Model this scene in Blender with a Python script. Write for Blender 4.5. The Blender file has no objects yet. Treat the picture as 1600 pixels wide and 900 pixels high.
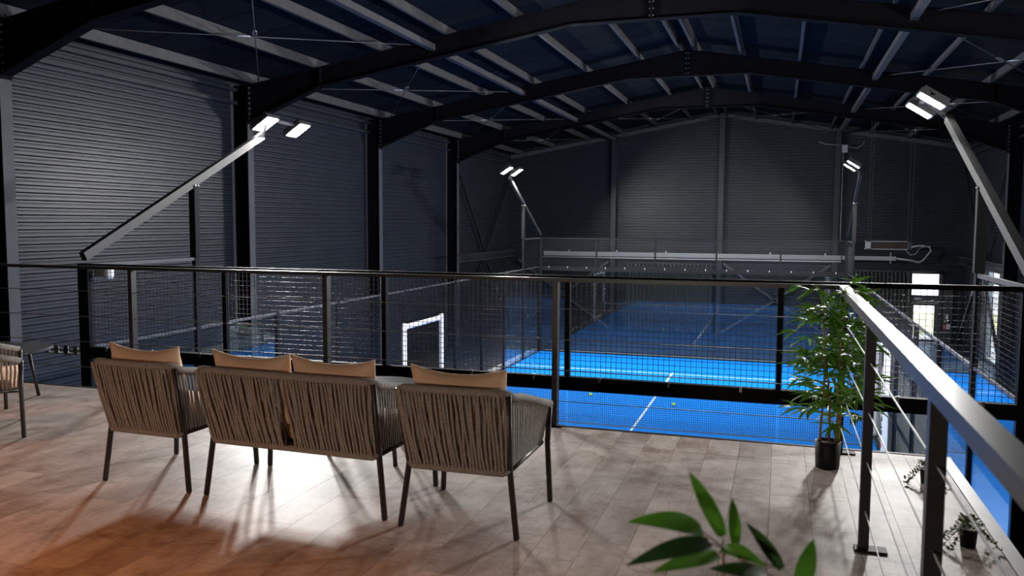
import bpy, math, random
from mathutils import Vector, Matrix
random.seed(7)
S = bpy.context.scene
COL = S.collection
R = math.radians

# ------------------------------------------------------------------ camera
CAMZ = 1.502
cam_d = bpy.data.cameras.new('camera'); cam = bpy.data.objects.new('camera', cam_d); COL.objects.link(cam)
cam_d.sensor_width = 36.0; cam_d.sensor_fit = 'HORIZONTAL'; cam_d.lens = 1298.4 / 1600 * 36
cam_d.clip_end = 500
yaw, pitch, roll = R(17.863), R(4.514), R(0.261)
fw = Vector((-math.sin(yaw) * math.cos(pitch), math.cos(yaw) * math.cos(pitch), -math.sin(pitch)))
r0 = Vector((math.cos(yaw), math.sin(yaw), 0)); u0 = r0.cross(fw)
rr = r0 * math.cos(roll) + u0 * math.sin(roll); uu = -r0 * math.sin(roll) + u0 * math.cos(roll)
cam.matrix_world = Matrix(((rr.x, uu.x, -fw.x, 0), (rr.y, uu.y, -fw.y, 0), (rr.z, uu.z, -fw.z, CAMZ), (0, 0, 0, 1)))
cam_d.dof.use_dof = True; cam_d.dof.focus_distance = 8.5; cam_d.dof.aperture_fstop = 4.0
S.camera = cam

# ------------------------------------------------------------------ world, sun, exposure
w = bpy.data.worlds.new('world'); S.world = w; w.use_nodes = True
nt = w.node_tree; nt.nodes.clear()
sky = nt.nodes.new('ShaderNodeTexSky'); sky.sky_type = 'NISHITA'; sky.sun_disc = False
sky.sun_elevation = R(42); sky.sun_rotation = R(60)
bg = nt.nodes.new('ShaderNodeBackground'); bg.inputs[1].default_value = 1.0
wo = nt.nodes.new('ShaderNodeOutputWorld')
nt.links.new(sky.outputs[0], bg.inputs[0]); nt.links.new(bg.outputs[0], wo.inputs[0])
sd = bpy.data.lights.new('sun', 'SUN'); sd.energy = 14.0; sd.angle = R(0.6); sd.color = (1, .95, .86)
sun = bpy.data.objects.new('sun', sd); COL.objects.link(sun)
sun.rotation_euler = Vector((-0.75, -0.5, -0.55)).to_track_quat('-Z', 'Y').to_euler()
S.view_settings.view_transform = 'Standard'; S.view_settings.look = 'None'
S.view_settings.exposure = 0.0; S.view_settings.gamma = 1.0; S.view_settings.use_curve_mapping = False
FLOOD = 560.0             # watts of each LED floodlight
SPOT = 120.0
SIDE = 420.0              # watts of the wall floodlight on the right hall wall
WARM = 120.0               # watts of each warm pendant bulb behind the camera
try:
    S.cycles.use_denoising = True
    S.cycles.max_bounces = 10; S.cycles.diffuse_bounces = 5; S.cycles.glossy_bounces = 5
    S.cycles.transparent_max_bounces = 40; S.cycles.sample_clamp_indirect = 6.0
    S.cycles.caustics_reflective = False; S.cycles.caustics_refractive = False
except Exception:
    pass

# ------------------------------------------------------------------ constants
CF = -3.017                       # court floor level (mezzanine floor is z = 0)
XL, XR = -7.98, 2.02              # padel court side walls
YN, YF = 7.95, 27.95              # padel court end walls
YM = (YN + YF) / 2
XWL, XWR, YG, YB = -11.45, 6.68, 35.0, -5.0   # hall walls
RX = -2.36                        # ridge
FRAMES = [9.6, 15.59, 21.75, 27.79]
def ztop(x):                      # top of rafters
    return 4.71 + .168 * (6.87 - abs(x - RX))

# ------------------------------------------------------------------ materials
def mat(name, col, rough=.5, metal=0., var=0., scale=8., bump=0., spec=.5, stretch=(1, 1, 1), emit=None, coat=0., rand=0.):
    m = bpy.data.materials.new(name); m.use_nodes = True
    n = m.node_tree.nodes; l = m.node_tree.links
    b = n['Principled BSDF']
    b.inputs['Base Color'].default_value = (*col, 1); b.inputs['Roughness'].default_value = rough
    b.inputs['Metallic'].default_value = metal; b.inputs['Specular IOR Level'].default_value = spec
    b.inputs['Coat Weight'].default_value = coat; b.inputs['Coat Roughness'].default_value = .12
    if emit:
        b.inputs['Emission Color'].default_value = (*emit[0], 1); b.inputs['Emission Strength'].default_value = emit[1]
    if var or bump or rand:
        tc = n.new('ShaderNodeTexCoord'); mp = n.new('ShaderNodeMapping'); mp.inputs['Scale'].default_value = stretch
        ns = n.new('ShaderNodeTexNoise'); ns.inputs['Scale'].default_value = scale; ns.inputs['Detail'].default_value = 6
        l.new(tc.outputs['Object'], mp.inputs[0]); l.new(mp.outputs[0], ns.inputs[0])
        if var or rand:
            rp = n.new('ShaderNodeValToRGB')
            lo = tuple(max(0, c * (1 - var)) for c in col); hi = tuple(min(1, c * (1 + var)) for c in col)
            rp.color_ramp.elements[0].color = (*lo, 1); rp.color_ramp.elements[1].color = (*hi, 1)
            rp.color_ramp.elements[0].position = .3; rp.color_ramp.elements[1].position = .7
            l.new(ns.outputs['Fac'], rp.inputs[0]); out = rp.outputs[0]
            if rand:
                oi = n.new('ShaderNodeObjectInfo'); mr = n.new('ShaderNodeMapRange')
                mr.inputs[3].default_value = 1 - rand; mr.inputs[4].default_value = 1 + rand
                hs = n.new('ShaderNodeHueSaturation')
                l.new(oi.outputs['Random'], mr.inputs[0]); l.new(mr.outputs[0], hs.inputs['Value']); l.new(out, hs.inputs['Color'])
                out = hs.outputs[0]
            l.new(out, b.inputs['Base Color'])
        if bump:
            bp = n.new('ShaderNodeBump'); bp.inputs['Strength'].default_value = bump; bp.inputs['Distance'].default_value = .01
            l.new(ns.outputs['Fac'], bp.inputs['Height']); l.new(bp.outputs[0], b.inputs['Normal'])
    return m

M = {}
M['clad'] = mat('wall_cladding', (.016, .0195, .028), .36, 0, .12, 1.5, 0, .5)
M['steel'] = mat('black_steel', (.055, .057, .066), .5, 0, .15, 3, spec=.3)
M['rafter'] = mat('black_steel_shaded', (.005, .005, .007), .6, 0, .15, 3, spec=.03)  # shaded copy of black_steel; shade of unlit webs and rafters put into colour
M['flange'] = M['steel']
M['galv'] = mat('galvanised_steel', (.062, .062, .068), .45, .2, .18, 6)
M['roof'] = mat('roof_panel', (.006, .008, .012), .55, 0, .15, 1.2, spec=.04, rand=.15)
M['court'] = mat('blue_turf', (.001, .135, .50), .8, 0, .10, 60, .15, .08)
M['line'] = mat('white_line', (.52, .55, .58), .7, 0, .06, 40)
M['concrete'] = mat('concrete', (.035, .036, .038), .45, 0, .15, 3, .05)
M['kerb'] = mat('pale_concrete', (.38, .37, .34), .5, 0, .12, 4)
M['blackm'] = mat('black_metal', (.007, .007, .008), .55, 0, .2, 10, spec=.12)
M['rail'] = mat('handrail_metal', (.018, .017, .018), .36, 0, .12, 12, spec=.45)
M['cable'] = mat('steel_cable', (.10, .097, .095), .45, .2, .1, 30)
M['wire'] = mat('mesh_wire', (.016, .017, .022), .4, .2, .1, 30)
M['white'] = mat('white_padding', (.72, .72, .75), .55, 0, .05, 6)
M['alu'] = mat('aluminium', (.55, .55, .55), .35, .7, .08, 8)
M['rope'] = mat('taupe_rope', (.25, .235, .215), .85, 0, .28, 90, .3)
M['legm'] = mat('chair_leg_metal', (.022, .018, .018), .4, 0, .1, 20)
M['cush'] = mat('beige_cushion', (.78, .53, .36), .9, 0, .08, 140, .25)
M['table'] = mat('dark_table_top', (.045, .045, .05), .3, 0, .15, 15)
M['pot'] = mat('black_pot', (.006, .006, .007), .55, 0, .2, 20, spec=.25)
M['soil'] = mat('soil', (.03, .02, .012), .95, 0, .4, 60, .5)
M['cane'] = mat('bamboo_cane', (.22, .10, .03), .5, 0, .4, 14, stretch=(1, 1, 6))
M['leaf'] = mat('bamboo_leaf', (.10, .24, .04), .42, 0, .5, 14)
M['leaf2'] = mat('broad_leaf', (.085, .27, .03), .4, 0, .35, 16)
M['leafd'] = mat('dark_leaf', (.04, .11, .03), .45, 0, .35, 16)
def leafy(m, col, f=.35):
    n = m.node_tree.nodes; l = m.node_tree.links; b = n['Principled BSDF']; o = n['Material Output']
    t = n.new('ShaderNodeBsdfTranslucent'); t.inputs[0].default_value = (*col, 1); x = n.new('ShaderNodeMixShader'); x.inputs[0].default_value = f
    l.new(b.outputs[0], x.inputs[1]); l.new(t.outputs[0], x.inputs[2]); l.new(x.outputs[0], o.inputs[0])
leafy(M['leaf'], (.18, .36, .04)); leafy(M['leaf2'], (.12, .35, .03), .25)
M['succ'] = mat('succulent_leaf', (.13, .17, .07), .5, 0, .3, 40)
M['ball'] = mat('tennis_ball', (.55, .75, .06), .9, 0, .1, 120, .3)
M['curtain'] = mat('dark_curtain', (.028, .034, .034), .8, 0, .2, 12)
M['grass'] = mat('outdoor_grass', (.42, .43, .17), .95, 0, .3, .8)
M['paving'] = mat('outdoor_paving', (.66, .63, .6), .9, 0, .1, 2)
M['dark'] = mat('dark_interior', (.10, .085, .07), .8, 0, .1, 2)
M['red'] = mat('red_print', (.6, .03, .05), .5, 0, .05, 20)
M['ink'] = mat('dark_print', (.05, .05, .06), .6, 0, .1, 20)
M['trim'] = mat('floor_edge_trim', (.16, .155, .15), .45, .3, .1, 10)
M['hous'] = mat('floodlight_housing', (.06, .06, .065), .45, .3, .1, 10)
M['lens'] = mat('floodlight_lens', (.9, .9, .9), .3, 0, emit=((1.0, .985, .97), 60))
M['bulb'] = mat('warm_bulb', (.9, .7, .5), .3, 0, emit=((1.0, .55, .22), 30))
M['brass'] = mat('pendant_shade', (.05, .04, .03), .4, .6, .1, 10)
M['steelgrey'] = mat('grey_box', (.32, .335, .35), .5, 0, .06, 10)
M['brown'] = mat('rusty_plate', (.03, .018, .012), .6, 0, .3, 10)

def glass_mat(name, tint, gain=1.0):
    m = bpy.data.materials.new(name); m.use_nodes = True
    n = m.node_tree.nodes; l = m.node_tree.links; n.clear()
    o = n.new('ShaderNodeOutputMaterial'); mx = n.new('ShaderNodeMixShader')
    t = n.new('ShaderNodeBsdfTransparent'); t.inputs[0].default_value = (*tint, 1)
    g = n.new('ShaderNodeBsdfGlossy'); g.inputs['Roughness'].default_value = .015; g.inputs[0].default_value = (.95, .97, 1, 1)
    ge = n.new('ShaderNodeNewGeometry'); dt = n.new('ShaderNodeVectorMath'); dt.operation = 'DOT_PRODUCT'
    ab = n.new('ShaderNodeMath'); ab.operation = 'ABSOLUTE'
    su = n.new('ShaderNodeMath'); su.operation = 'SUBTRACT'; su.inputs[0].default_value = 1
    po = n.new('ShaderNodeMath'); po.operation = 'POWER'; po.inputs[1].default_value = 5
    ma = n.new('ShaderNodeMath'); ma.operation = 'MULTIPLY_ADD'; ma.inputs[1].default_value = .96 * gain; ma.inputs[2].default_value = .04 * gain
    ma.use_clamp = True
    l.new(ge.outputs['Normal'], dt.inputs[0]); l.new(ge.outputs['Incoming'], dt.inputs[1])
    l.new(dt.outputs['Value'], ab.inputs[0]); l.new(ab.outputs[0], su.inputs[1]); l.new(su.outputs[0], po.inputs[0]); l.new(po.outputs[0], ma.inputs[0])
    l.new(ma.outputs[0], mx.inputs[0]); l.new(t.outputs[0], mx.inputs[1]); l.new(g.outputs[0], mx.inputs[2]); l.new(mx.outputs[0], o.inputs[0])
    return m
M['glass'] = glass_mat('court_glass', (.86, .91, .92), 1.25)
M['pane'] = glass_mat('window_glass', (.95, .97, .96))

def plank_mat():
    m = bpy.data.materials.new('weathered_plank'); m.use_nodes = True
    n = m.node_tree.nodes; l = m.node_tree.links; b = n['Principled BSDF']
    tc = n.new('ShaderNodeTexCoord'); oi = n.new('ShaderNodeObjectInfo')
    mu = n.new('ShaderNodeMath'); mu.operation = 'MULTIPLY'; mu.inputs[1].default_value = 37.0
    ad = n.new('ShaderNodeVectorMath'); ad.operation = 'ADD'
    l.new(oi.outputs['Random'], mu.inputs[0]); l.new(tc.outputs['Object'], ad.inputs[0]); l.new(mu.outputs[0], ad.inputs[1])
    def noise(sc, st, det=8, ro=.6):
        mp = n.new('ShaderNodeMapping'); mp.inputs['Scale'].default_value = st
        ns = n.new('ShaderNodeTexNoise'); ns.inputs['Scale'].default_value = sc; ns.inputs['Detail'].default_value = det; ns.inputs['Roughness'].default_value = ro
        l.new(ad.outputs[0], mp.inputs[0]); l.new(mp.outputs[0], ns.inputs[0]); return ns.outputs['Fac']
    def ramp(fac, p0, c0, p1, c1):
        r = n.new('ShaderNodeValToRGB'); e = r.color_ramp.elements
        e[0].position = p0; e[0].color = (*c0, 1); e[1].position = p1; e[1].color = (*c1, 1); l.new(fac, r.inputs[0]); return r.outputs[0]
    a = ramp(noise(5, (1, .35, 1)), .30, (.30, .235, .205), .66, (.52, .45, .41))
    s1 = ramp(noise(16, (6, .35, 1), 6), .60, (1, 1, 1), .72, (.55, .48, .43))
    s2 = ramp(noise(9, (.5, 7, 1), 6), .60, (1, 1, 1), .74, (.66, .60, .55))
    def mul(x, y, f=1.):
        k = n.new('ShaderNodeMixRGB'); k.blend_type = 'MULTIPLY'; k.inputs[0].default_value = f; l.new(x, k.inputs[1]); l.new(y, k.inputs[2]); return k.outputs[0]
    s3 = ramp(noise(3.2, (1, 1, 1), 10, .72), .50, (1, 1, 1), .66, (.50, .42, .37))
    s4 = ramp(noise(30, (.25, 5, 1), 4, .6), .56, (1, 1, 1), .66, (.62, .56, .52))
    c = mul(mul(mul(mul(a, s1, 1.), s2, .9), s3, .85), s4, .75)
    mr = n.new('ShaderNodeMapRange'); mr.inputs[3].default_value = .86; mr.inputs[4].default_value = 1.10
    hs = n.new('ShaderNodeHueSaturation'); l.new(oi.outputs['Random'], mr.inputs[0]); l.new(mr.outputs[0], hs.inputs['Value']); l.new(c, hs.inputs['Color'])
    l.new(hs.outputs[0], b.inputs['Base Color'])
    b.inputs['Roughness'].default_value = .50; b.inputs['Specular IOR Level'].default_value = .18
    bp = n.new('ShaderNodeBump'); bp.inputs['Strength'].default_value = .12; bp.inputs['Distance'].default_value = .004
    l.new(noise(14, (4, .4, 1)), bp.inputs['Height']); l.new(bp.outputs[0], b.inputs['Normal'])
    return m
M['plank'] = plank_mat()

# ------------------------------------------------------------------ mesh helpers
class MB:
    def __init__(s): s.v = []; s.f = []
    def add(s, vs, fs):
        k = len(s.v); s.v += [tuple(p) for p in vs]; s.f += [tuple(i + k for i in f) for f in fs]; return s
    def box(s, a, b):
        (x0, y0, z0), (x1, y1, z1) = a, b
        return s.add([(x0, y0, z0), (x1, y0, z0), (x1, y1, z0), (x0, y1, z0), (x0, y0, z1), (x1, y0, z1), (x1, y1, z1), (x0, y1, z1)],
                     [(0, 3, 2, 1), (4, 5, 6, 7), (0, 1, 5, 4), (1, 2, 6, 5), (2, 3, 7, 6), (3, 0, 4, 7)])
    def bar(s, p, q, w, h, up=(0, 0, 1)):
        p, q = Vector(p), Vector(q); d = (q - p).normalized(); up = Vector(up)
        a = d.cross(up)
        if a.length < 1e-4: a = d.cross(Vector((0, 1, 0)))
        a.normalize(); b = a.cross(d).normalized()
        a *= w / 2; b *= h / 2
        return s.add([p - a - b, p + a - b, p + a + b, p - a + b, q - a - b, q + a - b, q + a + b, q - a + b],
                     [(0, 3, 2, 1), (4, 5, 6, 7), (0, 1, 5, 4), (1, 2, 6, 5), (2, 3, 7, 6), (3, 0, 4, 7)])
    def tube(s, pts, r, n=8, caps=True):
        pts = [Vector(p) for p in pts]; rs = r if isinstance(r, (list, tuple)) else [r] * len(pts)
        rings = []; prev = None
        for i, p in enumerate(pts):
            d = (pts[min(i + 1, len(pts) - 1)] - pts[max(i - 1, 0)])
            d = d.normalized() if d.length > 1e-9 else Vector((0, 0, 1))
            if prev is None:
                a = d.cross(Vector((0, 0, 1)))
                if a.length < 1e-3: a = d.cross(Vector((0, 1, 0)))
            else:
                a = prev - d * prev.dot(d)
                if a.length < 1e-6: a = d.cross(Vector((1, 0, 0)))
            a.normalize(); prev = a; b = d.cross(a)
            rings.append([p + (a * math.cos(2 * math.pi * k / n) + b * math.sin(2 * math.pi * k / n)) * rs[i] for k in range(n)])
        vs = [v for rg in rings for v in rg]; fs = []
        for i in range(len(rings) - 1):
            for k in range(n):
                fs.append((i * n + k, i * n + (k + 1) % n, (i + 1) * n + (k + 1) % n, (i + 1) * n + k))
        if caps:
            fs.append(tuple(range(n - 1, -1, -1))); e = (len(rings) - 1) * n; fs.append(tuple(range(e, e + n)))
        return s.add(vs, fs)
    def lathe(s, prof, n=20, c=(0, 0, 0)):
        vs = []; fs = []
        for (r, z) in prof:
            for k in range(n): vs.append((c[0] + r * math.cos(2 * math.pi * k / n), c[1] + r * math.sin(2 * math.pi * k / n), c[2] + z))
        for i in range(len(prof) - 1):
            for k in range(n): fs.append((i * n + k, i * n + (k + 1) % n, (i + 1) * n + (k + 1) % n, (i + 1) * n + k))
        fs.append(tuple(range(n - 1, -1, -1))); e = (len(prof) - 1) * n; fs.append(tuple(range(e, e + n)))
        return s.add(vs, fs)
    def prism(s, poly, y0, y1):                    # polygon in XZ, extruded along Y
        n = len(poly)
        vs = [(x, y0, z) for x, z in poly] + [(x, y1, z) for x, z in poly]
        return s.add(vs, [tuple(range(n)), tuple(range(2 * n - 1, n - 1, -1))] + [(i, n + i, n + (i + 1) % n, (i + 1) % n) for i in range(n)])
    def mesh(s, name, m, off=(0, 0, 0), smooth=False, fix=True):
        me = bpy.data.meshes.new(name)
        me.from_pydata([(x - off[0], y - off[1], z - off[2]) for x, y, z in s.v], [], s.f)
        me.materials.append(m)
        if fix:
            import bmesh
            bm = bmesh.new(); bm.from_mesh(me); bmesh.ops.recalc_face_normals(bm, faces=bm.faces); bm.to_mesh(me); bm.free()
        if smooth: me.polygons.foreach_set('use_smooth', [True] * len(me.polygons))
        me.update(); return me
    def build(s, name, m, parent=None, smooth=False, stuff=False, label=None, fix=True):
        off = parent['_o'] if parent is not None and '_o' in parent else (0, 0, 0)
        o = bpy.data.objects.new(name, s.mesh(name, M[m] if isinstance(m, str) else m, off, smooth, fix)); COL.objects.link(o)
        if parent is not None: o.parent = parent
        o['_o'] = list(off)
        if stuff: o['kind'] = 'stuff'
        if label: o['label'] = label
        return o
def B(a, b): return MB().box(a, b)
def thing(name, label, cat, loc=(0, 0, 0), group=None, kind=None):
    o = bpy.data.objects.new(name, None); COL.objects.link(o); o.location = loc; o['_o'] = list(loc); o.empty_display_size = .1
    o['label'] = label; o['category'] = cat
    if group: o['group'] = group
    if kind: o['kind'] = kind
    return o
def tag(o, label, cat, group=None, kind=None):
    o['label'] = label; o['category'] = cat
    if group: o['group'] = group
    if kind: o['kind'] = kind
    return o
def inst(src, name, parent, loc):
    o = bpy.data.objects.new(name, src); COL.objects.link(o); o.parent = parent
    off = parent['_o'] if '_o' in parent else (0, 0, 0)
    o.location = (loc[0] - off[0], loc[1] - off[1], loc[2] - off[2]); return o
def copy_tree(o, parent=None):
    c = o.copy(); COL.objects.link(c)
    if parent is not None: c.parent = parent
    for ch in o.children: copy_tree(ch, c)
    return c

# ================================================================== STRUCTURE
# mezzanine floor: slab, edge trim and planks
XE, YE = 1.08, 5.88
fl = B((-11.4, YB, -.30), (XE - .07, YE - .02, -.012)).build('floor', 'dark')
tag(fl, 'mezzanine floor of worn greyish wooden planks under the rope chairs', 'floor', kind='structure')
B((-11.4, YE - .02, -.30), (XE, YE + .012, .004)).build('edge_trim', 'blackm', fl)
B((XE - .07, YB, -.30), (XE, YE - .02, .006)).build('edge_trim', 'trim', fl)
PW, PL = .205, 1.25
pm = {}
def plank_mesh(L, wd):
    k = (round(L, 3), round(wd, 3))
    if k not in pm: pm[k] = B((0, 0, -.012), (wd - .0018, L - .0018, 0)).mesh('plank', M['plank'])
    return pm[k]
nrow = 0; x = XE - .07 - PW
while x > -6.95:
    y = 1.0 - random.choice([0, .3, .55, .8, 1.0]) ; 
    while y < YE - .03:
        y1 = min(y + PL, YE - .02)
        if y1 > 1.6 and y1 - y > .02: inst(plank_mesh(y1 - y, PW), 'plank', fl, (x, y, 0))
        y = y1 + 1e-4
    x -= PW
# rest of the mezzanine covering outside the view
B((-11.4, YB, -.012), (x + PW, YE - .02, 0)).build('plank_field', 'plank', fl, stuff=True)
B((x + PW, YB, -.012), (XE - .07, 0.0, 0)).build('plank_field', 'plank', fl, stuff=True)

# ground floor
gf = B((XWL - .2, YB - .2, CF - .2), (XWR + .2, YG + .2, CF)).build('floor', 'concrete')
tag(gf, 'pale concrete hall floor around the blue court', 'floor', kind='structure')

KB = [((XL - .35, YF + .06), (XR + 1.6, YF + .42)), ((XR + .06, 11.0), (XR + 1.6, YF + .06)), ((XL - .42, YN), (XL - .06, YF + .06))]
for (a, b) in KB: B((a[0], a[1], CF), (b[0], b[1], CF + .006)).build('apron_slab', 'kerb', gf)
# ribbed walls
RIB = .118
PROF = [(0, 0), (.012, .018), (.052, .018), (.062, .008), (.070, .008), (.080, .018), (.106, .018)]   # (dz, outwards)
def ribbed(zmin, zmax, rows):
    """rows(z) -> list of (a,b) spans along the wall; yields strips of (a,b,z,d)->(z,d)"""
    mb = MB(); pts = []
    z = zmin
    while z < zmax:
        for dz, d in PROF:
            if z + dz < zmax: pts.append((z + dz, d))
        z += RIB
    pts.append((zmax, 0))
    out = []
    for (z0, d0), (z1, d1) in zip(pts, pts[1:]):
        for a, b in rows((z0 + z1) / 2): out.append((a, b, z0, d0, z1, d1))
    return out
mb = MB()
for a, b, z0, d0, z1, d1 in ribbed(CF, 4.62, lambda z: [(YB, YG)]):
    X = XWL; mb.add([(X + d0, a, z0), (X + d0, b, z0), (X + d1, b, z1), (X + d1, a, z1)], [(0, 1, 2, 3)])
mb.box((XWL - .1, YB, CF), (XWL - .01, YG, 4.62))
wl = mb.build('wall_left', 'clad', fix=False); tag(wl, 'long dark ribbed metal wall on the left side of the hall', 'wall', kind='structure')
# right wall with an upright daylight slit
WY0, WY1, WZ1 = 29.6, 31.1, .02
mb = MB()
def rrows(z): return [(YB, WY0), (WY1, YG)] if z < WZ1 else [(YB, YG)]
for a, b, z0, d0, z1, d1 in ribbed(CF, 4.62, rrows):
    X = XWR; mb.add([(X - d0, a, z0), (X - d0, b, z0), (X - d1, b, z1), (X - d1, a, z1)], [(3, 2, 1, 0)])
for (a, b, z0, z1) in [(YB, WY0, CF, 4.62), (WY1, YG, CF, 4.62), (WY0, WY1, WZ1, 4.62)]: mb.box((XWR + .01, a, z0), (XWR + .1, b, z1))
wr = mb.build('wall_right', 'clad', fix=False); tag(wr, 'dark ribbed metal wall on the right side of the hall', 'wall', kind='structure')
# gable wall with a door opening
DX0, DX1, DZ1 = 4.83, 5.80, -.36
def grows(z):
    h = 4.70 + .168 * (9.04)
    xm = 9.05 if z < 4.60 else max(.05, 9.05 - (z - 4.60) / .168)
    a, b = RX - xm, RX + xm
    return [(a, DX0), (DX1, b)] if z < DZ1 else [(a, b)]
mb = MB()
for a, b, z0, d0, z1, d1 in ribbed(CF, 6.1, grows):
    Y = YG; mb.add([(a, Y - d0, z0), (b, Y - d0, z0), (b, Y - d1, z1), (a, Y - d1, z1)], [(0, 1, 2, 3)])
for (a, b, z0, z1) in [(XWL, DX0, CF, 6.4), (DX1, XWR, CF, 6.4), (DX0, DX1, DZ1, 6.4)]: mb.box((a, YG + .01, z0), (b, YG + .1, z1))
wb = mb.build('wall_back', 'clad', fix=False); tag(wb, 'dark ribbed gable wall at the far end of the hall', 'wall', kind='structure')
wf = B((XWL - .1, YB - .1, CF), (XWR + .1, YB, 6.4)).build('wall_front', 'dark'); tag(wf, 'plain dark end wall behind the viewer', 'wall', kind='structure')

# ceiling: backing sheet, roof panels, purlins, struts, bracing rods
ZP = .21
mb = MB()
for sx in (-1, 1):
    e = RX + sx * 9.3
    mb.add([(RX, YB, ztop(RX) + ZP + .08), (e, YB, ztop(e) + ZP + .08), (e, YG + .1, ztop(e) + ZP + .08), (RX, YG + .1, ztop(RX) + ZP + .08)], [(0, 1, 2, 3)])
ce = mb.build('ceiling', 'roof'); tag(ce, 'dark pitched metal roof with grey purlins', 'ceiling', kind='structure')
pw = 1.12
pms = []
for sx in (-1, 1):
    e = RX + sx * 9.25
    m_ = MB().add([(RX, 0, ztop(RX) + ZP), (e, 0, ztop(e) + ZP), (e, pw - .025, ztop(e) + ZP), (RX, pw - .025, ztop(RX) + ZP),
                   (RX, 0, ztop(RX) + ZP + .06), (e, 0, ztop(e) + ZP + .06), (e, pw - .025, ztop(e) + ZP + .06), (RX, pw - .025, ztop(RX) + ZP + .06)],
                  [(0, 1, 2, 3), (7, 6, 5, 4), (0, 4, 5, 1), (1, 5, 6, 2), (2, 6, 7, 3), (3, 7, 4, 0)])
    pms.append(m_.mesh('roof_panel', M['roof']))
y = 2.2
while y < YG - .2:
    for k in (0, 1): inst(pms[k], 'roof_panel', ce, (0, y, 0))
    y += pw
PX = [-10.86, -9.36, -7.84, -6.42, -4.98, -3.58, -2.58, -2.14, -1.02, .35, 1.75, 3.16, 4.48, 5.98]
for x in PX:
    z = ztop(x); s = 1 if x < RX else -1
    mb = MB()
    mb.box((x - .004, .5, z), (x + .004, YG - .06, z + ZP))
    mb.box((x - .004 if s > 0 else x - .07, .5, z), (x + .07 if s > 0 else x + .004, YG - .06, z + .006))
    mb.box((x - .07 if s > 0 else x - .004, .5, z + ZP - .006), (x + .004 if s > 0 else x + .07, YG - .06, z + ZP))
    mb.build('purlin', 'galv', ce)
bays = [3.5] + FRAMES + [YG - .3]
for x in (-6.70, 2.02):
    z = ztop(x) - .17
    for a, b in zip(bays, bays[1:]):
        st = MB().box((x - .06, a + .02, z - .06), (x + .06, b - .02, z + .06)).build('strut', 'galv', ce)
        MB().box((x - .12, a + .008, z - .12), (x + .12, a + .02, z + .12)).box((x - .12, b - .02, z - .12), (x + .12, b - .008, z + .12)).build('end_plate', 'rafter', st)
def rod(p, q):
    p, q = Vector(p), Vector(q); o = MB().tube([p, q], .010, 6).build('brace_rod', 'galv', ce, True)
    m_ = p.lerp(q, .47); d = (q - p).normalized(); a = d.cross(Vector((0, 0, 1))).normalized() * .03
    mb = MB()
    for k in (-1, 1): mb.tube([m_ - d * .13 + a * k * .4, m_ - d * .09 + a * k, m_ + d * .09 + a * k, m_ + d * .13 + a * k * .4], .010, 6)
    mb.build('turnbuckle', 'alu', o, True)
for a, b in zip(bays, bays[1:]):
    for xe, xs in ((-10.75, -6.75), (6.05, 2.08)):
        rod((xe, a, ztop(xe) - .10), (xs, b, ztop(xs) - .12)); rod((xs, a, ztop(xs) - .12), (xe, b, ztop(xe) - .10))
a, b = bays[-2], bays[-1]
for xe, xs in ((-6.6, -2.45), (1.95, -2.27)):
    rod((xe, a, ztop(xe) - .14), (xs, b, ztop(xs) - .16)); rod((xs, a, ztop(xs) - .3), (xe, b, ztop(xe) - .14))

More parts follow.
